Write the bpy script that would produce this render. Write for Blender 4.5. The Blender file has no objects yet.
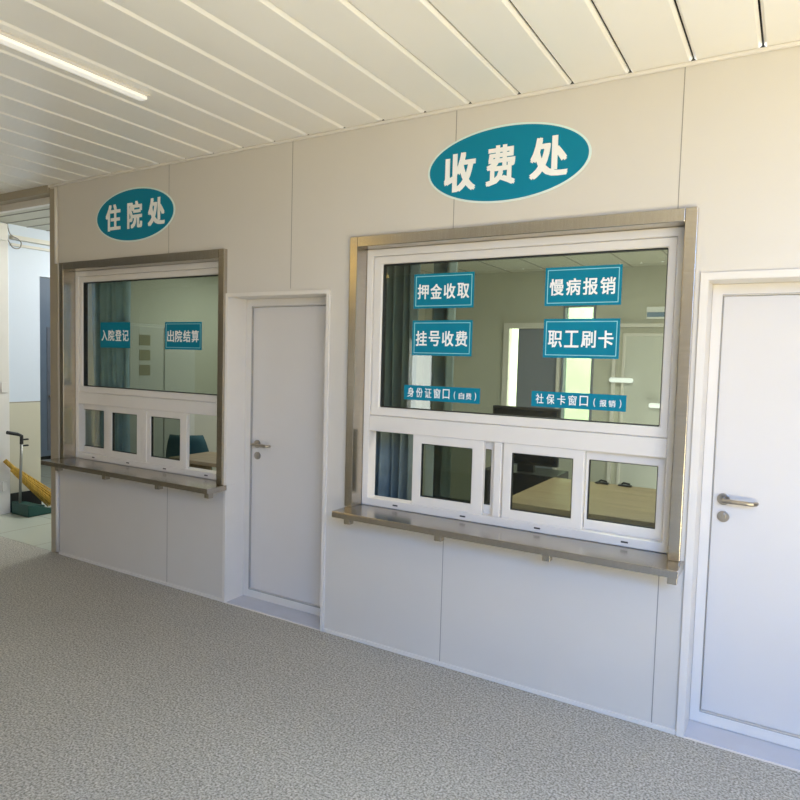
import bpy, bmesh, math, random
from mathutils import Vector, Matrix
random.seed(4)
C = bpy.context.scene.collection
SC = bpy.context.scene
PI = math.pi

# ------------------------------------------------------------------ materials
def new_mat(name):
    m = bpy.data.materials.new(name); m.use_nodes = True
    nt = m.node_tree; b = nt.nodes['Principled BSDF']
    return m, nt, b
def lin(c):
    return tuple(((v/255)/12.92 if v/255 <= .04045 else ((v/255+.055)/1.055)**2.4) for v in c)
def painted(name, rgb, rough=.45, metal=0, var=.04, scale=6, bump=0, bscale=200, spec=.5, stretch=None):
    """paint, plastic or metal with a faint procedural mottling"""
    m, nt, b = new_mat(name); c = lin(rgb)
    tc = nt.nodes.new('ShaderNodeTexCoord'); n = nt.nodes.new('ShaderNodeTexNoise')
    n.inputs['Scale'].default_value = scale; n.inputs['Detail'].default_value = 3
    src = tc.outputs['Object']
    if stretch:
        mp = nt.nodes.new('ShaderNodeMapping'); mp.inputs['Scale'].default_value = stretch
        nt.links.new(src, mp.inputs['Vector']); src = mp.outputs['Vector']
    nt.links.new(src, n.inputs['Vector'])
    r = nt.nodes.new('ShaderNodeValToRGB')
    r.color_ramp.elements[0].position = .3; r.color_ramp.elements[1].position = .7
    r.color_ramp.elements[0].color = tuple(v*(1-var) for v in c)+(1,)
    r.color_ramp.elements[1].color = tuple(min(1, v*(1+var)) for v in c)+(1,)
    nt.links.new(n.outputs['Fac'], r.inputs['Fac']); nt.links.new(r.outputs['Color'], b.inputs['Base Color'])
    b.inputs['Roughness'].default_value = rough; b.inputs['Metallic'].default_value = metal
    b.inputs['Specular IOR Level'].default_value = spec
    if bump:
        n2 = nt.nodes.new('ShaderNodeTexNoise'); n2.inputs['Scale'].default_value = bscale
        nt.links.new(src, n2.inputs['Vector'])
        bp = nt.nodes.new('ShaderNodeBump'); bp.inputs['Strength'].default_value = bump
        bp.inputs['Distance'].default_value = .002
        nt.links.new(n2.outputs['Fac'], bp.inputs['Height']); nt.links.new(bp.outputs['Normal'], b.inputs['Normal'])
    return m
def speckled_floor():
    m, nt, b = new_mat('speckled_vinyl')
    tc = nt.nodes.new('ShaderNodeTexCoord')
    v = nt.nodes.new('ShaderNodeTexVoronoi'); v.inputs['Scale'].default_value = 150
    n = nt.nodes.new('ShaderNodeTexNoise'); n.inputs['Scale'].default_value = 110; n.inputs['Detail'].default_value = 4
    big = nt.nodes.new('ShaderNodeTexNoise'); big.inputs['Scale'].default_value = 2.2
    for k in (v, n, big): nt.links.new(tc.outputs['Object'], k.inputs['Vector'])
    r1 = nt.nodes.new('ShaderNodeValToRGB')
    e = r1.color_ramp.elements
    e[0].position = .34; e[0].color = lin((126, 122, 112))+(1,)
    e[1].position = .70; e[1].color = lin((214, 209, 198))+(1,)
    k = e.new(.5); k.color = lin((174, 170, 158))+(1,)
    nt.links.new(n.outputs['Fac'], r1.inputs['Fac'])
    r2 = nt.nodes.new('ShaderNodeValToRGB')
    r2.color_ramp.elements[0].color = (.42, .42, .42, 1); r2.color_ramp.elements[0].position = .05
    r2.color_ramp.elements[1].color = (.62, .62, .62, 1); r2.color_ramp.elements[1].position = .9
    nt.links.new(v.outputs['Color'], r2.inputs['Fac'])
    mx = nt.nodes.new('ShaderNodeMix'); mx.data_type = 'RGBA'; mx.blend_type = 'OVERLAY'
    mx.inputs['Factor'].default_value = .9
    nt.links.new(r1.outputs['Color'], mx.inputs['A']); nt.links.new(r2.outputs['Color'], mx.inputs['B'])
    mu = nt.nodes.new('ShaderNodeMix'); mu.data_type = 'RGBA'; mu.blend_type = 'MULTIPLY'
    mu.inputs['Factor'].default_value = .12
    nt.links.new(mx.outputs['Result'], mu.inputs['A']); nt.links.new(big.outputs['Fac'], mu.inputs['B'])
    nt.links.new(mu.outputs['Result'], b.inputs['Base Color'])
    b.inputs['Roughness'].default_value = .5; b.inputs['Specular IOR Level'].default_value = .35
    return m
def tile_floor():
    m, nt, b = new_mat('pale_floor_tile')
    tc = nt.nodes.new('ShaderNodeTexCoord'); br = nt.nodes.new('ShaderNodeTexBrick')
    br.offset = 0; br.inputs['Scale'].default_value = 1
    br.inputs['Brick Width'].default_value = .6; br.inputs['Row Height'].default_value = .6
    br.inputs['Mortar Size'].default_value = .004
    br.inputs['Color1'].default_value = lin((196, 200, 184))+(1,); br.inputs['Color2'].default_value = lin((190, 195, 180))+(1,)
    br.inputs['Mortar'].default_value = lin((150, 150, 138))+(1,)
    nt.links.new(tc.outputs['Object'], br.inputs['Vector']); nt.links.new(br.outputs['Color'], b.inputs['Base Color'])
    b.inputs['Roughness'].default_value = .25
    return m
def dado_wall():
    """tan tiled dado below, pale blue-white paint above"""
    m, nt, b = new_mat('dado_wall')
    tc = nt.nodes.new('ShaderNodeTexCoord'); sx = nt.nodes.new('ShaderNodeSeparateXYZ')
    nt.links.new(tc.outputs['Object'], sx.inputs['Vector'])
    r = nt.nodes.new('ShaderNodeValToRGB'); r.color_ramp.interpolation = 'CONSTANT'
    e = r.color_ramp.elements
    e[0].position = 0; e[0].color = lin((200, 194, 172))+(1,)
    e[1].position = .363; e[1].color = lin((150, 145, 130))+(1,)
    k = e.new(.367); k.color = lin((208, 216, 226))+(1,)
    d = nt.nodes.new('ShaderNodeMath'); d.operation = 'DIVIDE'; d.inputs[1].default_value = 3
    nt.links.new(sx.outputs['Z'], d.inputs[0]); nt.links.new(d.outputs[0], r.inputs['Fac'])
    nt.links.new(r.outputs['Color'], b.inputs['Base Color']); b.inputs['Roughness'].default_value = .4
    return m
def wood_mat(name, a, c):
    m, nt, b = new_mat(name)
    tc = nt.nodes.new('ShaderNodeTexCoord'); mp = nt.nodes.new('ShaderNodeMapping')
    mp.inputs['Scale'].default_value = (1.2, 14, 14)
    n = nt.nodes.new('ShaderNodeTexNoise'); n.inputs['Scale'].default_value = 2; n.inputs['Detail'].default_value = 5
    r = nt.nodes.new('ShaderNodeValToRGB')
    r.color_ramp.elements[0].color = lin(a)+(1,); r.color_ramp.elements[1].color = lin(c)+(1,)
    r.color_ramp.elements[0].position = .35; r.color_ramp.elements[1].position = .65
    nt.links.new(tc.outputs['Object'], mp.inputs['Vector']); nt.links.new(mp.outputs['Vector'], n.inputs['Vector'])
    nt.links.new(n.outputs['Fac'], r.inputs['Fac']); nt.links.new(r.outputs['Color'], b.inputs['Base Color'])
    b.inputs['Roughness'].default_value = .45
    return m
def glass_mat(name, tint, refl=1.0, ior=1.5):
    """thin window glass: fresnel reflection over a tinted see-through pane"""
    m, nt, b = new_mat(name); nt.nodes.remove(b)
    out = nt.nodes['Material Output']
    t = nt.nodes.new('ShaderNodeBsdfTransparent'); t.inputs['Color'].default_value = lin(tint)+(1,)
    g = nt.nodes.new('ShaderNodeBsdfGlossy'); g.inputs['Roughness'].default_value = 0.0
    g.inputs['Color'].default_value = (refl, refl, refl, 1)
    n = nt.nodes.new('ShaderNodeTexNoise'); n.inputs['Scale'].default_value = 3
    tc = nt.nodes.new('ShaderNodeTexCoord'); nt.links.new(tc.outputs['Object'], n.inputs['Vector'])
    bp = nt.nodes.new('ShaderNodeBump'); bp.inputs['Strength'].default_value = .02; bp.inputs['Distance'].default_value = .02
    nt.links.new(n.outputs['Fac'], bp.inputs['Height']); nt.links.new(bp.outputs['Normal'], g.inputs['Normal'])
    lw = nt.nodes.new('ShaderNodeLayerWeight'); lw.inputs['Blend'].default_value = .5
    pw = nt.nodes.new('ShaderNodeMath'); pw.operation = 'POWER'; pw.inputs[1].default_value = 4
    nt.links.new(lw.outputs['Facing'], pw.inputs[0])
    f = nt.nodes.new('ShaderNodeMath'); f.operation = 'MULTIPLY_ADD'; f.inputs[1].default_value = .9
    f.inputs[2].default_value = ((ior-1)/(ior+1))**2
    nt.links.new(pw.outputs[0], f.inputs[0])
    mx = nt.nodes.new('ShaderNodeMixShader')
    nt.links.new(f.outputs[0], mx.inputs['Fac']); nt.links.new(t.outputs[0], mx.inputs[1]); nt.links.new(g.outputs[0], mx.inputs[2])
    nt.links.new(mx.outputs[0], out.inputs['Surface'])
    return m
def emit_mat(name, rgb, s):
    m, nt, b = new_mat(name)
    b.inputs['Base Color'].default_value = lin(rgb)+(1,)
    b.inputs['Emission Color'].default_value = lin(rgb)+(1,); b.inputs['Emission Strength'].default_value = s
    return m

M = dict(
    wall=painted('white_sandwich_panel', (212, 207, 198), .38, var=.015, scale=2, bump=.03, bscale=60),
    seam=painted('panel_joint', (150, 146, 138), .6),
    ceil=painted('ceiling_strip_paint', (246, 243, 236), .3, var=.015, scale=2),
    groove=painted('ceiling_groove', (236, 230, 218), .35),
    floor=speckled_floor(), tile=tile_floor(), dado=dado_wall(),
    trim=painted('white_trim', (225, 220, 212), .35, var=.02),
    pvc=painted('white_pvc', (226, 221, 213), .28, var=.015),
    door=painted('white_door_leaf', (217, 213, 208), .36, var=.012, scale=3),
    sill=painted('grey_threshold', (196, 197, 204), .4, var=.04),
    steel=painted('brushed_stainless', (186, 178, 164), .27, metal=1, var=.05, scale=9, bump=.05, bscale=40, stretch=(1, 1, 14)),
    steelh=painted('brushed_stainless_ledge', (182, 176, 166), .24, metal=1, var=.05, scale=9, bump=.05, bscale=40, stretch=(14, 1, 1)),
    nickel=painted('satin_nickel', (168, 160, 148), .3, metal=1, var=.03),
    joint=painted('grey_door_gasket', (172, 168, 162), .6),
    joint_shade=painted('ceiling_joint_shade', (52, 46, 38), .8),  # dark colour standing for the shade deep in the ceiling joints
    header=painted('tan_header', (168, 158, 138), .45, var=.02),
    gasket=painted('black_gasket', (24, 26, 26), .6),
    slot=painted('dark_slot', (70, 66, 60), .7),
    teal=painted('teal_sign', (0, 128, 158), .5, spec=.25, var=.03, scale=3),
    teals=painted('teal_sticker', (0, 124, 150), .5, spec=.25, var=.03, scale=3),
    white=painted('white_lettering', (246, 246, 244), .45, var=.005),
    edge=painted('pale_sign_edge', (216, 236, 232), .45, var=.01),
    line=painted('pale_blue_line', (150, 214, 220), .45, var=.01),
    glass=glass_mat('window_glass', (226, 232, 224), .95, 1.62),
    glassl=glass_mat('sash_glass', (216, 222, 216), .8, 1.5),
    reflw=emit_mat('reflection_glow', (250, 252, 255), .7),  # glow for the bars that stand for reflections in the glass
    lamp=emit_mat('lamp_diffuser', (255, 252, 244), .35),
    room=painted('office_wall_paint', (196, 195, 180), .6, var=.03, scale=2),
    roomc=painted('office_ceiling', (206, 204, 190), .5, var=.02),
    curtain=painted('teal_grey_curtain', (122, 136, 134), .85, var=.12, scale=10),
    curtainb=painted('blue_grey_curtain', (172, 198, 214), .85, var=.12, scale=10),
    wood=wood_mat('beech_laminate', (138, 120, 90), (158, 141, 108)),
    black=painted('black_plastic', (24, 25, 27), .45, var=.1),
    screen=painted('dark_screen', (14, 15, 18), .12),
    greydoor=painted('blue_grey_door', (128, 134, 146), .45, var=.03),
    locker=painted('slate_blue_door', (130, 146, 166), .4, var=.03),
    base=painted('black_baseboard', (26, 27, 28), .5),
    green=painted('green_plastic', (34, 78, 70), .4, var=.08),
    pole=painted('grey_metal_pole', (140, 140, 134), .35, metal=.6),
    straw=painted('yellow_straw', (196, 156, 62), .8, var=.25, scale=60, stretch=(1, 1, .1)),
    chair=painted('teal_chair_fabric', (54, 92, 96), .8, var=.08),
    cab=painted('pale_grey_cabinet', (206, 206, 198), .45, var=.02),
    olive=painted('olive_label', (150, 146, 118), .6),
    hedge=painted('pale_garden_wall', (236, 242, 212), .8, var=.06, scale=3),
    blue=painted('blue_plaque', (120, 146, 172), .5),
    ivory=painted('ivory_panel', (214, 210, 198), .4),
)

# ------------------------------------------------------------------ geometry helpers
def box(bm, x0, x1, y0, y1, z0, z1):
    vs = [bm.verts.new((x, y, z)) for x in (x0, x1) for y in (y0, y1) for z in (z0, z1)]
    for f in ((0, 1, 3, 2), (4, 6, 7, 5), (0, 4, 5, 1), (2, 3, 7, 6), (0, 2, 6, 4), (1, 5, 7, 3)):
        bm.faces.new([vs[i] for i in f])
def ring(bm, x0, x1, z0, z1, wl, wr, wb, wt, y0, y1):
    """rectangular frame as one connected piece with mitred corners"""
    o = [(x0, z0), (x1, z0), (x1, z1), (x0, z1)]
    i = [(x0+wl, z0+wb), (x1-wr, z0+wb), (x1-wr, z1-wt), (x0+wl, z1-wt)]
    V = [[bm.verts.new((x, y, z)) for x, z in p] for p in (o, i) for y in (y0, y1)]
    of, ob, inf, inb = V
    for k in range(4):
        n = (k+1) % 4
        for q in ((of[k], of[n], inf[n], inf[k]), (ob[n], ob[k], inb[k], inb[n]),
                  (of[n], of[k], ob[k], ob[n]), (inf[k], inf[n], inb[n], inb[k])):
            bm.faces.new(q)
def tube(bm, pts, r, seg=10, cap=True):
    pts = [Vector(p) for p in pts]; rings = []
    rr = r if isinstance(r, (list, tuple)) else [r]*len(pts)
    prev = None
    for i, p in enumerate(pts):
        t = (pts[min(i+1, len(pts)-1)] - pts[max(i-1, 0)]).normalized()
        if prev is None:
            u = t.orthogonal().normalized()
        else:
            u = (prev - t*prev.dot(t)).normalized()
        prev = u; w = t.cross(u)
        rings.append([bm.verts.new(p + (u*math.cos(2*PI*k/seg) + w*math.sin(2*PI*k/seg))*rr[i]) for k in range(seg)])
    for a, b in zip(rings, rings[1:]):
        for k in range(seg):
            bm.faces.new((a[k], a[(k+1) % seg], b[(k+1) % seg], b[k]))
    if cap:
        bm.faces.new(rings[0][::-1]); bm.faces.new(rings[-1])
def disc(bm, c, rx, rz, y0, y1, seg=64):
    a = [bm.verts.new((c[0]+rx*math.cos(2*PI*k/seg), y0, c[1]+rz*math.sin(2*PI*k/seg))) for k in range(seg)]
    b = [bm.verts.new((c[0]+rx*math.cos(2*PI*k/seg), y1, c[1]+rz*math.sin(2*PI*k/seg))) for k in range(seg)]
    bm.faces.new(a); bm.faces.new(b[::-1])
    for k in range(seg):
        bm.faces.new((a[k], b[k], b[(k+1) % seg], a[(k+1) % seg]))
def obj(name, bm, mat, parent=None, bevel=0, smooth=False, seg=2):
    bmesh.ops.recalc_face_normals(bm, faces=bm.faces)
    me = bpy.data.meshes.new(name); bm.to_mesh(me); bm.free()
    o = bpy.data.objects.new(name, me); C.objects.link(o)
    me.materials.append(mat)
    if smooth:
        for p in me.polygons: p.use_smooth = True
    if bevel:
        b = o.modifiers.new('bevel', 'BEVEL'); b.width = bevel; b.segments = seg; b.limit_method = 'ANGLE'
        b.angle_limit = math.radians(40)
    if parent is not None:
        o.parent = parent; o.matrix_parent_inverse = Matrix.Translation(-Vector(parent.location))
    return o
def sub(name, bm, mat, part, **k):
    """a sub-part: a mesh under a part that sits at its thing's origin"""
    o = obj(name, bm, mat, None, **k); o.parent = part
    o.matrix_parent_inverse = (Matrix.Translation(part.parent.location) @ part.matrix_parent_inverse).inverted()
    return o
def boxes(name, lst, mat, parent=None, bevel=0):
    bm = bmesh.new()
    for b in lst: box(bm, *b)
    return obj(name, bm, mat, parent, bevel)
def tag(o, label, cat, group=None, kind=None):
    o['label'] = label; o['category'] = cat
    if group: o['group'] = group
    if kind: o['kind'] = kind
    return o
def struct(o, label=None):
    o['kind'] = 'structure'
    if label: o['label'] = label
    return o
def thing(name, loc, label=None, cat=None, group=None, kind=None):
    o = bpy.data.objects.new(name, None); o.location = loc; o.empty_display_size = .1; C.objects.link(o)
    if label: o['label'] = label
    if cat: o['category'] = cat
    if group: o['group'] = group
    if kind: o['kind'] = kind
    return o
def text_mesh(chars, bold, depth):
    """chars: list of (character, x0, x1, z0, z1): one lettering mesh facing -y at y=0, strokes thickened by bold (a share of the glyph)"""
    bm = bmesh.new()
    for ch, x0, x1, z0, z1 in chars:
        cu = bpy.data.curves.new('glyph', 'FONT'); cu.body = ch; cu.size = 1
        cu.extrude = .02; cu.resolution_u = 3
        t = bpy.data.objects.new('glyph', cu); C.objects.link(t)
        bpy.context.view_layer.update()
        dg = bpy.context.evaluated_depsgraph_get()
        me = bpy.data.meshes.new_from_object(t.evaluated_get(dg))
        bpy.data.objects.remove(t); bpy.data.curves.remove(cu)
        P = [v.co.copy() for v in me.vertices]
        ax, bx = min(p.x for p in P), max(p.x for p in P); ay, by = min(p.y for p in P), max(p.y for p in P)
        az, bz = min(p.z for p in P), max(p.z for p in P)
        dx, dz = bold*(x1-x0), bold*(z1-z0)*.7
        shifts = [(-1, -1), (1, -1), (-1, 1), (1, 1)] if bold > 0 else [(0, 0)]
        for i, (sx, sz) in enumerate(shifts):
            for v, p in zip(me.vertices, P):
                v.co = (x0+dx+(p.x-ax)/(bx-ax)*(x1-x0-2*dx)+sx*dx, -depth*(1+.06*i)*(p.z-az)/max(1e-6, bz-az), z0+dz+(p.y-ay)/(by-ay)*(z1-z0-2*dz)+sz*dz)
            bm.from_mesh(me)
        bpy.data.meshes.remove(me)
    return bm

# ------------------------------------------------------------------ setting
H = 2.9077                     # corridor ceiling
XL, XR, YB = -2.74, 5.2, -5.4  # wall end, right end, wall opposite
WT = .2                        # wall thickness
D1 = (-.797, -.006)            # farther door opening
D2 = (1.995, 2.86)             # nearer door opening
DZ = 1.995
W1 = (-2.578, -.813)           # farther window (steel outer edges)
W2 = (.163, 1.947)
WZ0, WZ1 = .775, 2.296

# floor, with grey sills in the door recesses
struct(boxes('floor', [(-9, XR, YB, 0, -.1, 0), (D1[0], D1[1], 0, WT, -.1, -.0005), (D2[0], D2[1], 0, WT, -.1, -.0005)], M['floor']))
struct(boxes('trim_1', [(D1[0], D1[1], 0.004, .166, -.01, .003)], M['sill']), 'grey sill in the farther door recess')
struct(boxes('trim_2', [(D2[0], D2[1], 0.004, .166, -.01, .003)], M['sill']), 'grey sill in the nearer door recess')
# front wall made of the panel faces around the openings
def wall_front():
    bm = bmesh.new()
    e = .02
    a0, a1 = W1[0]+e, W1[1]-e; b0, b1 = W2[0]+e, W2[1]-e
    z0, z1 = WZ0+e-.02, WZ1-e
    for x0, x1, za, zb in ((XL, a0, 0, H), (a0, a1, 0, z0), (a0, a1, z1, H), (a1, D1[0], 0, H), (D1[0], D1[1], DZ, H),
                           (D1[1], b0, 0, H), (b0, b1, 0, z0), (b0, b1, z1, H), (b1, D2[0], 0, H), (D2[0], D2[1], DZ, H), (D2[1], XR, 0, H)):
        box(bm, x0, x1, 0, WT, za, zb)
    return obj('wall_front', bm, M['wall'])
struct(wall_front())
# panel joints: fine raised lips of the panels either side of a shadow line
sj = bmesh.new()
for x, za, zb in ((-1.366, 0, .74), (-1.366, 2.3, H), (-.287, 2.03, H), (.7875, 0, .74), (.7875, 2.3, H), (1.862, 0, .74), (1.862, 2.3, H), (2.94, 0, H), (4.02, 0, H)):
    box(sj, x-.002, x+.002, -.0008, .001, za, zb)
struct(obj('trim_3', sj, M['seam']), 'fine vertical joints between the wall panels')
struct(boxes('baseboard_front', [(x0, x1, -.012, 0, 0, .022) for x0, x1 in ((-2.63, D1[0]-.02), (D1[1]+.022, D2[0]-.029), (D2[1]+.036, XR))], M['trim'], bevel=.003))
struct(boxes('trim_4', [(XL, XR, -.018, 0, H-.018, H)], M['trim'], bevel=.006), 'cove trim between wall and ceiling')
# end post of the wall
pb = bmesh.new(); box(pb, XL, -2.64, -.006, WT+.02, 0, H-.03)
struct(obj('trim_5', pb, M['header'], bevel=.004), 'post at the end of the wall')
bb = bmesh.new()
tube(bb, [(-2.64, -.012, .02), (-2.64, -.012, WZ0-.03)], .014, 12); tube(bb, [(-2.64, -.012, WZ1), (-2.64, -.012, H-.03)], .014, 12)
struct(obj('trim_6', bb, M['trim'], smooth=True), 'rounded white corner bead')
# ceiling: long strips with open V joints
def ceiling():
    bm = bmesh.new(); p = .2577; x = .6042 - 38*p
    g = .004
    prof = []
    while x < XR:
        a, b = x+g, x+p-g
        q = [(a, H+.02), (a, H+.013), (a+.011, H), (b-.011, H), (b, H+.013), (b, H+.02)]
        f = [bm.verts.new((u, YB, w)) for u, w in q]; r = [bm.verts.new((u, 0, w)) for u, w in q]
        for k in range(5): bm.faces.new((f[k], f[k+1], r[k+1], r[k]))
        bm.faces.new(r); bm.faces.new(f[::-1])
        x += p
    return obj('ceiling', bm, M['ceil'])
struct(ceiling())
struct(boxes('joint_shade_sheet', [(-9.2, XR, YB, WT, H+.05, H+.1)], M['joint_shade']), 'dark sheet above the ceiling strips, painted as shade for the joints')  # solid dark slab, paints the shade seen through the joints
struct(boxes('wall_back', [(-9, XR, YB-.12, YB, 0, .8), (-9, XR, YB-.12, YB, 1.95, H), (-9, -2.72, YB-.12, YB, .8, 1.95), (-2.33, XR, YB-.12, YB, .8, 1.95)], M['wall']))
struct(boxes('wall_right', [(XR, XR+.12, YB, WT, 0, H)], M['wall']))
struct(boxes('wall_left', [(-9.12, -9, YB, 4, 0, H)], M['wall']))
# header over the side passage
struct(boxes('trim_7', [(-9, XL, -.02, .1, 2.845, H-.0)], M['header'], bevel=.004), 'header beam over the passage opening')
struct(boxes('trim_11', [(-9, XL, .06, .1, 2.79, 2.845)], M['trim']), 'pale fascia under the header beam')

# ------------------------------------------------------------------ doors
def make_door(idx, x0, x1, hinge_right, gap_r, label):
    root = thing('door_%d' % idx, (x0, .17, 0), kind='structure'); root['label'] = label
    fw = .062 if idx == 1 else .054
    bm = bmesh.new()           # casing on the wall face and lining of the recess
    e = .02 if idx == 1 else .027
    ring(bm, x0-e, x1+e, 0, DZ+e, e+.002, e+.002, .0001, e+.002, -.012, .004)
    obj('casing', bm, M['trim'], root, bevel=.003)
    bm = bmesh.new()
    box(bm, x0-.001, x0+.004, -.006, .165, 0, DZ); box(bm, x1-.004, x1+.001, -.006, .165, 0, DZ); box(bm, x0, x1, -.006, .165, DZ-.004, DZ+.001)
    obj('lining', bm, M['trim'], root)
    bm = bmesh.new()
    ring(bm, x0+.004, x1-.004, .004, DZ-.004, fw-.01, fw-.01, .055, .05, .155, .2)
    obj('door_frame', bm, M['pvc'], root, bevel=.004)
    a, b = x0+fw, x1-fw
    leaf = boxes('leaf', [(a-.004, b+.004, .168, .205, .062, DZ-.057)], M['door'], root, bevel=.003)
    bm = bmesh.new()
    ring(bm, a-.008, b+.008, .056, DZ-.049, .0028, .0028, .0028, .0028, .1535, .17)
    obj('gasket', bm, M['joint'], leaf)
    hx = a+(.045 if idx == 1 else .04); hz = 1.042; y = .168
    hr = bmesh.new()
    disc(hr, (hx, hz), .026, .026, y-.009, y, 28)
    tube(hr, [(hx, y-.005, hz), (hx, y-.045, hz)], .0095, 12)
    tube(hr, [(hx-.004, y-.05, hz), (hx+.03, y-.052, hz), (hx+.095, y-.052, hz-.001), (hx+.118, y-.05, hz-.001), (hx+.128, y-.04, hz-.001), (hx+.131, y-.026, hz-.001)], .0095, 12)
    obj('handle', hr, M['nickel'], leaf, bevel=.0015, smooth=False)['label'] = 'satin metal lever handle on a round rose'
    hr = bmesh.new()
    disc(hr, (hx+.003, hz-.078), .025, .025, y-.009, y, 28); disc(hr, (hx+.003, hz-.078), .011, .016, y-.012, y, 20)
    obj('lock', hr, M['nickel'], leaf, bevel=.0015)['label'] = 'round keyhole rose below the lever'
    return root
make_door(1, D1[0], D1[1], True, 0, 'white recessed door between the two service windows')
make_door(2, D2[0], D2[1], True, 0, 'white recessed door at the right, beyond the nearer window')

# ------------------------------------------------------------------ service windows
def make_window(idx, X, label, rear_left, front_a, front_b, rear_right, left_open, glass_u):
    """X = steel outer edges.  sash tuples are (u0,u1) fractions in metres from the left steel edge"""
    x0, x1 = X; s = (x1-x0)/1.784
    U = lambda u: x0+u*s
    root = thing('window_%d' % idx, (x0, 0, WZ0), kind='structure'); root['label'] = label
    # steel surround: front face and the reveal behind it
    for side in 'lrt':
        bm = bmesh.new()
        if side == 'l': box(bm, x0, x0+.05, -.03, .12, WZ0+.004, WZ1)
        if side == 'r': box(bm, x1-.05, x1, -.03, .12, WZ0+.004, WZ1)
        if side == 't': box(bm, x0+.0505, x1-.0505, -.03, .12, WZ1-.057, WZ1)
        obj('steel_surround', bm, M['steel'] if side != 't' else M['steelh'], root, bevel=.003)['label'] = 'brushed stainless steel edging'
    # pvc frame
    a, b = x0+.0505, x1-.0505; zt, zb = WZ1-.0575, WZ0+.005
    zg0, zg1 = 1.349, 2.155       # fixed pane
    gx0, gx1 = U(glass_u[0]), U(glass_u[1])
    bm = bmesh.new()
    ring(bm, a, b, zb, zt, .04, .04, .045, .04, .07, .15)             # outer frame
    box(bm, a+.04, b-.04, .07, .15, 1.212, 1.30)                        # transom
    box(bm, U(.862), U(.905), .072, .15, zb+.045, 1.212)                # mullion
    obj('window_frame', bm, M['pvc'], root, bevel=.004)
    bm = bmesh.new(); ring(bm, a+.04, b-.04, 1.30, zt-.04, gx0-a-.04, b-.04-gx1, zg0-1.30, zt-.04-zg1, .08, .14)
    obj('glazing_bead', bm, M['pvc'], root, bevel=.008, seg=3)
    bm = bmesh.new(); ring(bm, gx0-.002, gx1+.002, zg0-.002, zg1+.002, .006, .006, .007, .007, .094, .13)
    obj('gasket', bm, M['gasket'], root)
    obj('pane', _b(gx0, gx1, .106, .112, zg0, zg1), M['glass'], root)
    # little drain slots in the bottom rail
    for u in (.279, .698, 1.108, 1.53):
        obj('drain_slot', _b(U(u)-.016, U(u)+.016, .0688, .072, zb+.018, zb+.026), M['slot'], root)
    # sashes
    def sash(u0, u1, yf, gl=.045, gr=.045):
        xa, xb = U(u0), U(u1); z0, z1 = zb+.04, 1.218
        bm = bmesh.new(); ring(bm, xa, xb, z0, z1, gl, gr, .052, .052, yf, yf+.03)
        f = obj('sash', bm, M['pvc'], root, bevel=.004)
        bm = bmesh.new(); ring(bm, xa+gl-.001, xb-gr+.001, z0+.051, z1-.051, .005, .005, .005, .005, yf+.008, yf+.024)
        obj('gasket', bm, M['gasket'], f)
        obj('pane', _b(xa+gl, xb-gr, yf+.014, yf+.018, z0+.052, z1-.052), M['glassl'], f)
    for sp in (rear_left, rear_right):
        if sp: sash(*sp[:2], .112, *sp[2:])
    for sp in (front_a, front_b): sash(*sp[:2], .078, *sp[2:])
    return root
def _b(*a):
    bm = bmesh.new(); box(bm, *a); return bm
make_window(2, W2, 'nearer white service window in a steel surround', (.44, .862, .05, .03), (.378, .803, .052, .066), (.912, 1.326, .045, .055), (1.326, 1.69, .012, .036), False, (.147, 1.655))
make_window(1, W1, 'farther white service window in a steel surround', (.03, .42, .03, .07), (.435, .878, .058, .088), (.9, 1.325, .042, .068), None, False, (.122, 1.655))

# steel ledges
def ledge(name, x0, x1, bxs, label):
    root = thing(name, ((x0+x1)/2, -.085, WZ0), label, 'ledge', 'steel ledges under the service windows')
    bm = bmesh.new()
    box(bm, x0, x1, -.172, .069, WZ0-.001, WZ0+.004)
    o = obj('ledge_top', bm, M['steelh'], root, bevel=.0015)
    bm = bmesh.new(); box(bm, x0, x1, -.172, -.168, WZ0-.03, WZ0-.001); box(bm, x0, x0+.004, -.168, -.001, WZ0-.03, WZ0-.001); box(bm, x1-.004, x1, -.168, -.001, WZ0-.03, WZ0-.001)
    obj('front_lip', bm, M['steelh'], root, bevel=.001)
    for k, bx in enumerate(bxs):
        bm = bmesh.new()
        w = .019
        box(bm, bx-w, bx+w, -.155, -.115, WZ0-.062, WZ0-.002); box(bm, bx-w, bx+w, -.1151, -.0005, WZ0-.03, WZ0-.002)
        obj('bracket', bm, M['steel'], root, bevel=.002)
    return root
ledge('counter_ledge', W2[0]+.018, W2[1]+.014, (.27, .832, 1.394, 1.937), 'long stainless steel ledge under the nearer window')
ledge('counter_ledge', W1[0]-.02, W1[1]+.02, (-2.42, -1.853, -1.288, -.816), 'stainless steel ledge under the farther window, beside the passage')

# ------------------------------------------------------------------ signs
def oval(cx, cz, chars, label):
    root = thing('oval_sign', (cx, 0, cz), label, 'sign', 'oval signs above the service windows')
    bm = bmesh.new(); disc(bm, (cx, cz), .424, .187, -.004, 0, 96); obj('sign_edge', bm, M['edge'], root)
    bm = bmesh.new(); disc(bm, (cx, cz), .413, .177, -.0052, -.0041, 96); face = obj('sign_face', bm, M['teal'], root); face['label'] = 'teal oval face'
    bm = text_mesh(chars, .036, .0016)
    for v in bm.verts: v.co.y -= .0053
    sub('lettering', bm, M['white'], face)
def row(s, x0, x1, z0, z1, gap=.16):
    n = len(s); w = (x1-x0)/(n+gap*(n-1)); out = []
    for k, c in enumerate(s):
        a = x0+k*w*(1+gap); out.append((c, a, a+w, z0, z1))
    return out
oval(1.057, 2.593, [('收', .729, .906, 2.482, 2.676), ('费', .962, 1.116, 2.490, 2.684), ('处', 1.187, 1.374, 2.497, 2.690)],
     'big teal oval sign lettered 收费处 above the nearer window')
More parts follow.
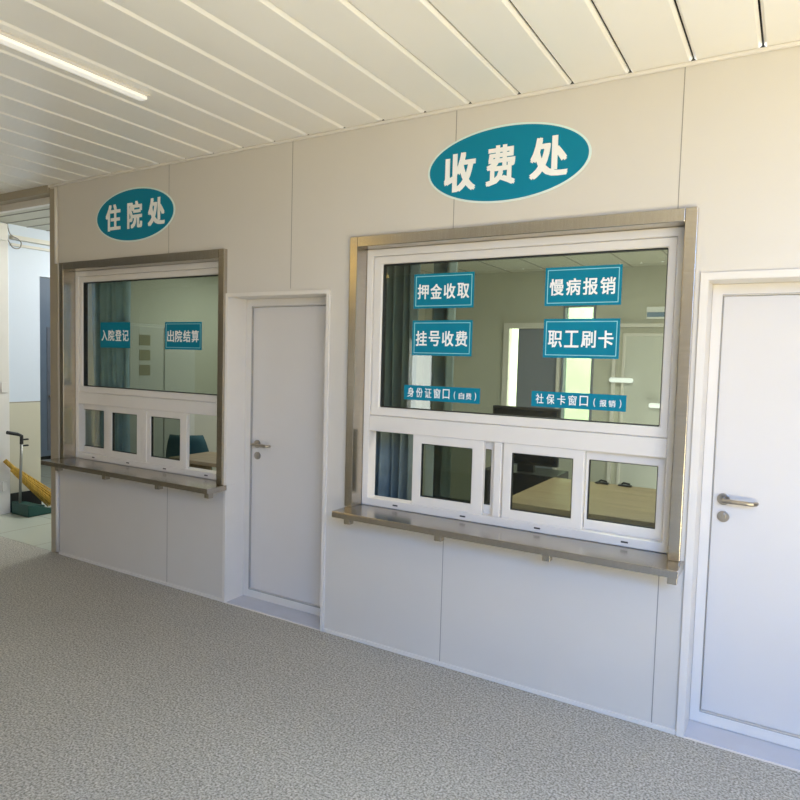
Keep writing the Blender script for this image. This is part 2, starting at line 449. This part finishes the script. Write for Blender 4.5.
oval(-1.728, 2.592, [('住', -2.038, -1.87, 2.495, 2.684), ('院', -1.795, -1.635, 2.497, 2.686), ('处', -1.575, -1.40, 2.498, 2.688)],
     'teal oval sign lettered 住院处 above the farther window')
SY = .1055
def sticker(s, x0, x1, z0, z1, label, group=None, strip=False, border=True):
    root = thing('window_sticker', ((x0+x1)/2, SY, z0), label, 'sticker', group or 'teal service stickers on the window panes')
    face = obj('sticker_face', _b(x0, x1, SY-.0012, SY, z0, z1), M['teals'], root)
    w, h = x1-x0, z1-z0
    if border:
        bm = bmesh.new(); i = .012
        ring(bm, x0+i, x1-i, z0+i, z1-i, .0035, .0035, .0035, .0035, SY-.0022, SY-.0013)
        sub('border_line', bm, M['line'], face)
    if not strip:
        ch = row(s, x0+w*(.065 if border else .045), x1-w*(.075 if border else .045), z0+h*.27, z0+h*.70, .16)
    else:
        big, small = s
        ch = row(big, x0+w*.05, x0+w*.615, z0+h*.2, z0+h*.84, .36)
        ch += [('(', x0+w*.672, x0+w*.69, z0+h*.2, z0+h*.72), (')', x0+w*.935, x0+w*.953, z0+h*.2, z0+h*.72)]
        ch += row(small, x0+w*.735, x0+w*.895, z0+h*.24, z0+h*.66, .3)
    for part in ([ch] if not strip else [ch[:len(big)], ch[len(big):len(big)+1], ch[len(big)+1:len(big)+2], ch[len(big)+2:]]):
        bm = text_mesh(part, .022 if not strip else .012, .001)
        for v in bm.verts: v.co.y += SY-.0013
        sub('lettering', bm, M['white'], face)
sticker('押金收取', .506, .868, 1.905, 2.092, 'teal sticker lettered 押金收取, upper one of the left pair on the nearer window')
sticker('挂号收费', .503, .866, 1.649, 1.84, 'teal sticker lettered 挂号收费, lower one of the left pair on the nearer window')
sticker('慢病报销', 1.251, 1.619, 1.905, 2.092, 'teal sticker lettered 慢病报销, upper one of the right pair on the nearer window')
sticker('职工刷卡', 1.253, 1.62, 1.652, 1.842, 'teal sticker lettered 职工刷卡, lower one of the right pair on the nearer window')
sticker(('身份证窗口', '自费'), .46, .922, 1.401, 1.483, 'narrow teal strip lettered 身份证窗口 (自费), below the left sticker pair of the nearer window', None, True, False)
sticker(('社保卡窗口', '报销'), 1.203, 1.664, 1.407, 1.484, 'narrow teal strip lettered 社保卡窗口 (报销), below the right sticker pair of the nearer window', None, True, False)
sticker('入院登记', -2.262, -1.91, 1.654, 1.846, 'teal sticker lettered 入院登记 on the farther window, in front of the curtain', None, False, False)
sticker('出院结算', -1.526, -1.155, 1.652, 1.844, 'teal sticker lettered 出院结算 on the farther window, near the door')

# ------------------------------------------------------------------ ceiling lamp
lr = thing('ceiling_lamp', (-.53, -1.6, H), 'long slim white strip lamp running along the ceiling', 'lamp')
obj('housing', _b(-.565, -.495, -2.6, -.84, H-.012, H), M['trim'], lr, bevel=.003)
obj('diffuser', _b(-.556, -.504, -2.59, -.85, H-.03, H-.0125), M['lamp'], lr, bevel=.006)

# ------------------------------------------------------------------ side passage at the far left
EX = -4.3
PH = 2.84
struct(boxes('floor_passage', [(-9, XL, 0, 4, -.1, 0), (XL, XL+.06, WT+.02, 4, -.1, 0)], M['tile']))
struct(boxes('ceiling_passage', [(-9, XL, .1, 4, PH, PH+.06)], M['roomc']))
cs = bmesh.new()
for k in range(20): box(cs, -9, XL, .3+k*.2, .312+k*.2, PH-.004, PH)
struct(obj('trim_8', cs, M['seam']), 'joints of the passage ceiling')
struct(boxes('wall_end', [(EX-.12, EX, .0, .83, 0, PH), (EX-.12, EX, .83, 1.9, 2.37, PH), (EX-.12, EX, 1.9, 4, 0, PH)], M['dado']))
struct(boxes('baseboard_end', [(EX, EX+.012, .30, .83, 0, .19)], M['base']))
struct(boxes('trim_9', [(EX, EX+.06, .535, 2.2, 2.69, 2.73), (EX, EX+.03, .535, 2.2, 2.63, 2.655)], M['ivory']), 'rails high on the passage end wall')
struct(boxes('wall_far', [(-6.92, -6.8, .2, 4, 0, PH)], M['dado']))
struct(boxes('wall_passage_back', [(-9, XL+.06, 4, 4.1, 0, PH)], M['dado']))
struct(boxes('baseboard_far', [(-6.8, -6.785, .2, 4, 0, .12)], M['base']))
dj = thing('door_3', (EX, .3, 0), kind='structure'); dj['label'] = 'white door jamb with hinges at the passage'
obj('jamb', _b(EX+.001, EX+.035, .1, .502, 0, 2.82), M['trim'], dj, bevel=.004)
for z in (1.20, .23):
    obj('hinge', _b(EX+.036, EX+.046, .42, .475, z, z+.10), M['trim'], dj, bevel=.002)
d4 = thing('door_4', (-6.8, 2.4, 0), kind='structure'); d4['label'] = 'slate blue door seen through the opening at the end of the passage'
lf = obj('leaf', _b(-6.784, -6.74, 1.9, 3.1, .12, PH-.05), M['locker'], d4, bevel=.004)
obj('panel', _b(-6.739, -6.73, 2.36, 2.95, .2, 1.95), M['greydoor'], lf, bevel=.004)
obj('handle', _b(-6.739, -6.70, 2.38, 2.55, .96, .99), M['nickel'], lf, bevel=.003)
cb = thing('hanging_cable', (EX+.06, .42, 2.6), 'looped white cable hanging from a box high beside the passage', 'cable')
obj('junction_box', _b(EX+.036, EX+.1, .36, .465, 2.66, 2.82), M['trim'], cb, bevel=.006)
bm = bmesh.new(); P0 = Vector((EX+.08, 0, 0))
pts = [(0, .45, 2.76), (0, .469, 2.82), (0, .478, 2.783), (0, .505, 2.721), (0, .572, 2.695), (0, .603, 2.661), (0, .585, 2.609), (0, .523, 2.605), (0, .477, 2.669), (0, .449, 2.712)]
cat = []
for i in range(len(pts)-1):
    p = [Vector(pts[max(0, i-1)]), Vector(pts[i]), Vector(pts[i+1]), Vector(pts[min(len(pts)-1, i+2)])]
    for k in range(6):
        t = k/6; t2 = t*t; t3 = t2*t
        cat.append(P0+.5*((2*p[1])+(-p[0]+p[2])*t+(2*p[0]-5*p[1]+4*p[2]-p[3])*t2+(-p[0]+3*p[1]-3*p[2]+p[3])*t3))
tube(bm, cat, .005, 8); obj('cable_loop', bm, M['seam'], cb, smooth=True)

# dustpan and broom
dp = thing('dustpan', (-4.08, .62, 0), 'dark green long-handled dustpan standing against the tan dado', 'dustpan')
bm = bmesh.new()
px0, px1, py0, py1 = -4.24, -3.95, .50, .83
# tray: floor plate, back and two sloping cheeks
box(bm, px0, px1, py0, py1, 0.002, .012)
def quadprism(bm, pts, n, th):
    a = [bm.verts.new(p) for p in pts]; b = [bm.verts.new(Vector(p)+Vector(n)*th) for p in pts]
    bm.faces.new(a); bm.faces.new(b[::-1])
    for k in range(len(a)): bm.faces.new((a[k], b[k], b[(k+1) % len(a)], a[(k+1) % len(a)]))
quadprism(bm, [(px1, py0, .002), (px1, py1, .002), (px1, py1, .03), (px1, py0, .12)], (-1, 0, 0), .008)
quadprism(bm, [(px0, py0, .002), (px0, py1, .002), (px0, py1, .03), (px0, py0, .12)], (1, 0, 0), .008)
quadprism(bm, [(px0, py0, .002), (px1, py0, .002), (px1, py0, .12), (px0, py0, .12)], (0, 1, 0), .008)
quadprism(bm, [(px0, py0, .12), (px1, py0, .12), (px1, py0+.14, .10), (px0, py0+.14, .10)], (0, 0, -1), .006)
obj('pan', bm, M['green'], dp, bevel=.002)
bm = bmesh.new(); hx, hy = -4.12, .515
tube(bm, [(hx, hy, .11), (hx, hy+.02, .74)], .013, 12); obj('pole', bm, M['pole'], dp, smooth=True)['label'] = 'grey metal pole'
bm = bmesh.new(); tube(bm, [(hx, hy+.02, .70), (hx, hy+.021, .78), (hx, hy-.02, .80), (hx, hy-.12, .825)], .017, 12)
box(bm, hx-.012, hx+.012, hy+.03, hy+.085, .735, .75); box(bm, hx-.012, hx+.012, hy+.03, hy+.085, .675, .69)
obj('grip', bm, M['black'], dp, bevel=.003)['label'] = 'black bent grip with two hooks'
br = thing('broom', (-4.2, .84, 0), 'yellow straw broom leaning behind the dustpan', 'broom')
bm = bmesh.new()
tube(bm, [(-4.24, .44, .535), (-4.215, .53, .43)], .022, 10); obj('handle', bm, M['straw'], br, smooth=True)
bm = bmesh.new()
A, B_ = Vector((-4.22, .50, .45)), Vector((-4.16, .88, .075))
for k in range(60):
    an = random.random()*2*PI; rr = math.sqrt(random.random())
    o1 = Vector((math.cos(an)*.7, math.sin(an), math.sin(an)))*rr
    tube(bm, [A+o1*.018, A.lerp(B_, .5)+o1*.036, B_+o1*.055], [.006, .008, .005], 5)
obj('bristles', bm, M['straw'], br)['kind'] = 'stuff'

# ------------------------------------------------------------------ office behind the nearer window
RX0, RX1, RY1, RH = -.88, 3.6, 2.75, 2.46
struct(boxes('floor_office', [(RX0, RX1, WT, RY1, -.1, 0), (-2.62, RX0, WT, RY1, -.1, 0)], M['tile']))
struct(boxes('ceiling_office', [(-2.62, RX1, WT, RY1, RH, RH+.05)], M['roomc']))
cs = bmesh.new()
for k in range(17): box(cs, -2.5+k*.36, -2.492+k*.36, WT, RY1, RH-.003, RH)
struct(obj('trim_10', cs, M['seam']), 'joints of the office ceiling')
wx0, wx1, wz0, wz1 = .535, .82, .90, 2.16
dx0, dx1, dz1 = .01, .515, 1.95
struct(boxes('wall_office', [(-2.62, dx0, RY1, RY1+.12, 0, RH), (dx1, wx0, RY1, RY1+.12, 0, RH), (wx0, wx1, RY1, RY1+.12, 0, wz0), (wx0, wx1, RY1, RY1+.12, wz1, RH), (dx0, dx1, RY1, RY1+.12, dz1, RH), (wx1, RX1, RY1, RY1+.12, 0, RH)], M['room']))
struct(boxes('wall_partition', [(RX0-.05, RX0, WT, RY1, 0, RH)], M['room']))
struct(boxes('wall_office_right', [(RX1, RX1+.1, WT, RY1, 0, RH)], M['room']))
struct(boxes('wall_passage_side', [(-2.68, -2.62, WT, 4, 0, RH)], M['room']))
# grey door in the office, bright window beside it, second white door
d5 = thing('door_5', (dx0, RY1, 0), kind='structure'); d5['label'] = 'grey door in a white frame at the back of the office'
bm = bmesh.new(); ring(bm, dx0-.03, dx1+.01, 0, dz1+.04, .055, .03, .001, .05, RY1-.03, RY1+.05); obj('door_frame', bm, M['pvc'], d5, bevel=.004)
obj('leaf', _b(dx0+.10, dx1, RY1+.01, RY1+.05, .01, dz1), M['greydoor'], d5, bevel=.003)
w3 = thing('window_3', (wx0, RY1, wz0), kind='structure'); w3['label'] = 'bright narrow window at the back of the office'
bm = bmesh.new(); ring(bm, wx0, wx1, wz0, wz1, .02, .02, .03, .03, RY1-.02, RY1+.08); obj('window_frame', bm, M['greydoor'], w3, bevel=.003)
obj('pane', _b(wx0+.02, wx1-.02, RY1+.03, RY1+.036, wz0+.03, wz1-.03), M['glassl'], w3)
d6 = thing('door_6', (1.0, RY1, 0), kind='structure'); d6['label'] = 'pale office door outlined by white trim'
bm = bmesh.new(); ring(bm, .98, 1.62, 0, 1.98, .03, .03, .001, .03, RY1-.03, RY1+.0); obj('casing', bm, M['pvc'], d6, bevel=.004)
bm = bmesh.new(); ring(bm, 1.06, 1.56, 0.05, 1.9, .025, .025, .03, .025, RY1-.022, RY1-.0005); obj('leaf_frame', bm, M['pvc'], d6, bevel=.004)
obj('leaf', _b(1.085, 1.535, RY1-.012, RY1-.001, .08, 1.875), M['cab'], d6)
pq = thing('wall_plaque', (1.3, RY1, 2.0), 'small blue and white plaque on the office wall above the pale door', 'plaque')
obj('plate', _b(1.24, 1.44, RY1-.012, RY1, 2.02, 2.12), M['white'], pq, bevel=.002); obj('band', _b(1.245, 1.435, RY1-.014, RY1-.0125, 2.035, 2.075), M['blue'], pq)
struct(boxes('wall_garden', [(-.6, 2.2, 4.3, 4.4, -.2, 3)], M['hedge']))
# curtains: pleated sheets drawn to the left side of each window
def curtain(x0, x1, y, z0, z1, folds, mat, label, amp=.05, gap=None):
    bm = bmesh.new(); n = folds*14
    prev = None
    for k in range(n+1):
        t = k/n; x = x0+(x1-x0)*t
        ph = 2*PI*folds*t+.6*math.sin(9*t)
        yy = y+amp*math.sin(ph)+.012*math.sin(2.3*ph)
        cur = [bm.verts.new((x+.012*math.sin(ph*.5+z), yy*(1)+.01*math.sin(3*z+ph), z)) for z in [z0+(z1-z0)*j/8 for j in range(9)]]
        if prev:
            for j in range(8): bm.faces.new((prev[j], cur[j], cur[j+1], prev[j+1]))
        prev = cur
    o = obj('curtain', bm, mat, None, smooth=True)
    s = o.modifiers.new('solid', 'SOLIDIFY'); s.thickness = .004
    return tag(o, label, 'curtain')
curtain(.02, .37, .42, .08, 2.4, 5, M['curtain'], 'dark teal grey pleated curtain at the left edge behind the nearer window')
curtain(.45, .60, .42, .08, 2.4, 2, M['curtain'], 'narrow teal grey curtain fall behind the left stickers of the nearer window')
curtain(-2.56, -2.14, .27, .05, 2.4, 6, M['curtainb'], 'blue grey pleated curtain behind the farther window', .035)
# desk with its upright screen panel
dk = thing('office_desk', (1.7, .7, 0), 'pale wooden desk just behind the nearer window', 'desk')
obj('desk_top', _b(1.0, 2.75, .24, 1.17, .845, .875), M['wood'], dk, bevel=.003)
for x in (1.02, 2.70): obj('side_panel', _b(x, x+.03, .26, 1.15, 0, .845), M['wood'], dk)
obj('modesty_panel', _b(1.051, 2.699, .40, .42, .3, .845), M['wood'], dk)
for k, (x, lb) in enumerate(((1.325, 'small black cable clip on the back edge of the desk, nearer the monitor'), (1.465, 'small black cable clip on the back edge of the desk, farther from the monitor'))):
    c = thing('cable_clip', (x, 1.13, .875), lb, 'clip', 'cable clips on the desk edge')
    bm = bmesh.new(); box(bm, x-.04, x+.04, 1.11, 1.15, .8755, .885); obj('clip_base', bm, M['black'], c, bevel=.003)
    bm = bmesh.new(); tube(bm, [(x-.02, 1.13, .885), (x-.01, 1.13, .897), (x+.03, 1.125, .893)], .006, 8); obj('clip_hook', bm, M['black'], c)
mn = thing('monitor', (.72, 1.45, 0), 'black computer monitor on a dark pedestal beside the desk', 'monitor')
obj('bezel', _b(.45, .95, 1.40, 1.44, .90, 1.31), M['black'], mn, bevel=.008)
obj('screen', _b(.468, .932, 1.394, 1.3995, .92, 1.292), M['screen'], mn)
obj('pedestal', _b(.40, .945, 1.36, 1.70, 0, .84), M['black'], mn, bevel=.006)
obj('neck', _b(.64, .76, 1.445, 1.49, .84, 1.1), M['black'], mn)
for x, z, w, lb in ((1.068, 1.50, .10, 'small white rounded bar shaped as a glass reflection, by the left edge of the pale office door'), (1.35, 1.30, .05, 'smaller white rounded bar shaped as a glass reflection, lower on the pale office door')):
    wl = thing('glass_reflection', (x, RY1-.03, z), lb, 'reflection', 'white window reflections shaped as bars in the office')  # reflections in the window glass, shaped as solid glowing bars
    obj('reflection_bar', _b(x-w, x+w, RY1-.075, RY1-.035, z-.02, z+.02), M['reflw'], wl, bevel=.018, seg=4)
    obj('reflection_back', _b(x-w*.7, x+w*.7, RY1-.035, RY1-.0305, z-.015, z+.015), M['white'], wl)

# office behind the farther window
fc = thing('filing_cabinet', (-2.53, .85, 0), 'tall pale grey cabinet with three small label plates behind the farther window', 'cabinet')
obj('carcass', _b(-2.615, -2.465, .50, 1.22, 0, 1.87), M['cab'], fc, bevel=.005)
for k in range(2):
    obj('cabinet_door', _b(-2.464, -2.452, .51+k*.355, .855+k*.355, .06, 1.85), M['cab'], fc, bevel=.004)
for k in range(3):
    obj('label_plate', _b(-2.4515, -2.448, .60, .71, 1.43+k*.128, 1.52+k*.128), M['olive'], fc)
cx, cyy = -2.0, .95
ch = thing('office_chair', (cx, cyy, 0), 'dark teal office chair behind the farther window', 'chair')
bm2 = bmesh.new(); rows = []
for j in range(8):
    t = j/7; w = .20*(1-.35*t**3)
    rows.append([bm2.verts.new((cx+.02+w*(k-3)/3*.75, cyy-.24+.05*((k-3)/3)**2+w*(k-3)/3*.5-.04*t, .52+.43*t)) for k in range(7)])
for a_, b_ in zip(rows, rows[1:]):
    for k in range(6): bm2.faces.new((a_[k], a_[k+1], b_[k+1], b_[k]))
o = obj('backrest', bm2, M['chair'], ch, smooth=True); sd = o.modifiers.new('s', 'SOLIDIFY'); sd.thickness = .04
obj('seat', _b(cx-.21, cx+.21, cyy-.2, cyy+.2, .43, .5), M['chair'], ch, bevel=.025)
bm = bmesh.new(); tube(bm, [(cx, cyy, .05), (cx, cyy, .43)], .03, 12)
for k in range(5):
    a_ = 2*PI*k/5; tube(bm, [(cx, cyy, .09), (cx+.22*math.cos(a_), cyy+.22*math.sin(a_), .03)], .02, 8)
obj('base', bm, M['black'], ch)
tb = thing('side_desk', (-1.3, .5, 0), 'wooden desk close behind the farther window, next to the chair', 'desk')
obj('desk_top', _b(-1.62, -.95, .22, .62, .83, .855), M['wood'], tb, bevel=.003)
for x in (-1.6, -1.0): obj('side_panel', _b(x, x+.025, .24, .60, 0, .83), M['wood'], tb)

# ------------------------------------------------------------------ lights
def area(name, loc, target, sx, sy, power, col, spread=None):
    l = bpy.data.lights.new(name, 'AREA'); l.shape = 'RECTANGLE'; l.size = sx; l.size_y = sy; l.energy = power; l.color = col
    if spread: l.spread = spread
    o = bpy.data.objects.new(name, l); C.objects.link(o); o.location = loc
    o.rotation_euler = (Vector(target)-Vector(loc)).to_track_quat('-Z', 'Y').to_euler()
    return o
area('sky_light', (3.6, -3.5, 2.86), (3.2, -2.4, 0), 2.2, 2.6, 310, (.0, .30, 1), 2.5)
area('corridor_fill', (-2.6, -3.4, 2.86), (-2.4, -2.2, 0), 1.0, 1.0, 16, (1, .68, .2)).data.specular_factor = .25  # unseen warm fill, added to lift the far left of the corridor
area('floor_bounce', (3.7, -3.2, .1), (3.2, -2.4, 3), 2.5, 2.6, 298, (1, .845, .485), 2.6)
area('office_day_fill', (1.5, .95, RH-.03), (1.5, 1.2, 0), 1.6, .7, 50, (1, .98, .94))  # unseen fill under the ceiling, added to imitate daylight in the office
area('office_day_fill_far', (-1.6, 1.5, RH-.03), (-1.6, 1.5, 0), 1.2, 1.0, 18, (.97, 1, 1))  # same added daylight fill for the farther room
area('passage_light', (-3.4, 2.2, PH-.05), (-4.2, .8, .6), 1.2, 1.6, 75, (.93, .98, 1))
area('office_fill_up', (1.9, 1.95, .3), (1.9, 1.95, 2), 1.0, .8, 20, (1, .98, .92))  # fill hidden behind the desk, added to brighten the office ceiling
area('far_passage_fill', (-5.6, 2.9, PH-.05), (-6.6, 2.5, .8), .8, .8, 22, (.93, .98, 1))  # unseen fill, added so the slate blue door is not dark
area('garden_fill', (.9, 3.3, 2.6), (.7, 4.3, 1.4), 1.2, .6, 60, (1, 1, .9))  # unseen fill, added to brighten the wall outside the office window

w = bpy.data.worlds.new('world'); SC.world = w; w.use_nodes = True
bg = w.node_tree.nodes['Background']; bg.inputs['Color'].default_value = (.93, .97, 1, 1); bg.inputs['Strength'].default_value = 6.0

# ------------------------------------------------------------------ camera
yaw, pitch, roll = -.538266, -.0605458, .0270832
cy, sy = math.cos(yaw), math.sin(yaw)
f = Vector((sy, cy, 0)); r = Vector((cy, -sy, 0)); u = Vector((0, 0, 1))
cp, sp = math.cos(pitch), math.sin(pitch)
f2 = f*cp+u*sp; u2 = -f*sp+u*cp
cr, sr = math.cos(roll), math.sin(roll)
r3 = r*cr+u2*sr; u3 = -r*sr+u2*cr
cam = bpy.data.cameras.new('camera'); co = bpy.data.objects.new('camera', cam); C.objects.link(co)
cam.sensor_width = 36; cam.lens = 658.81/800*36; cam.clip_start = .05; cam.clip_end = 100
mw = Matrix((r3, u3, -f2)).transposed().to_4x4(); mw.translation = Vector((2.3310, -3.07096, 1.62))
co.matrix_world = mw
SC.camera = co
SC.view_settings.view_transform = 'Standard'
SC.view_settings.look = 'None'
SC.view_settings.exposure = 0
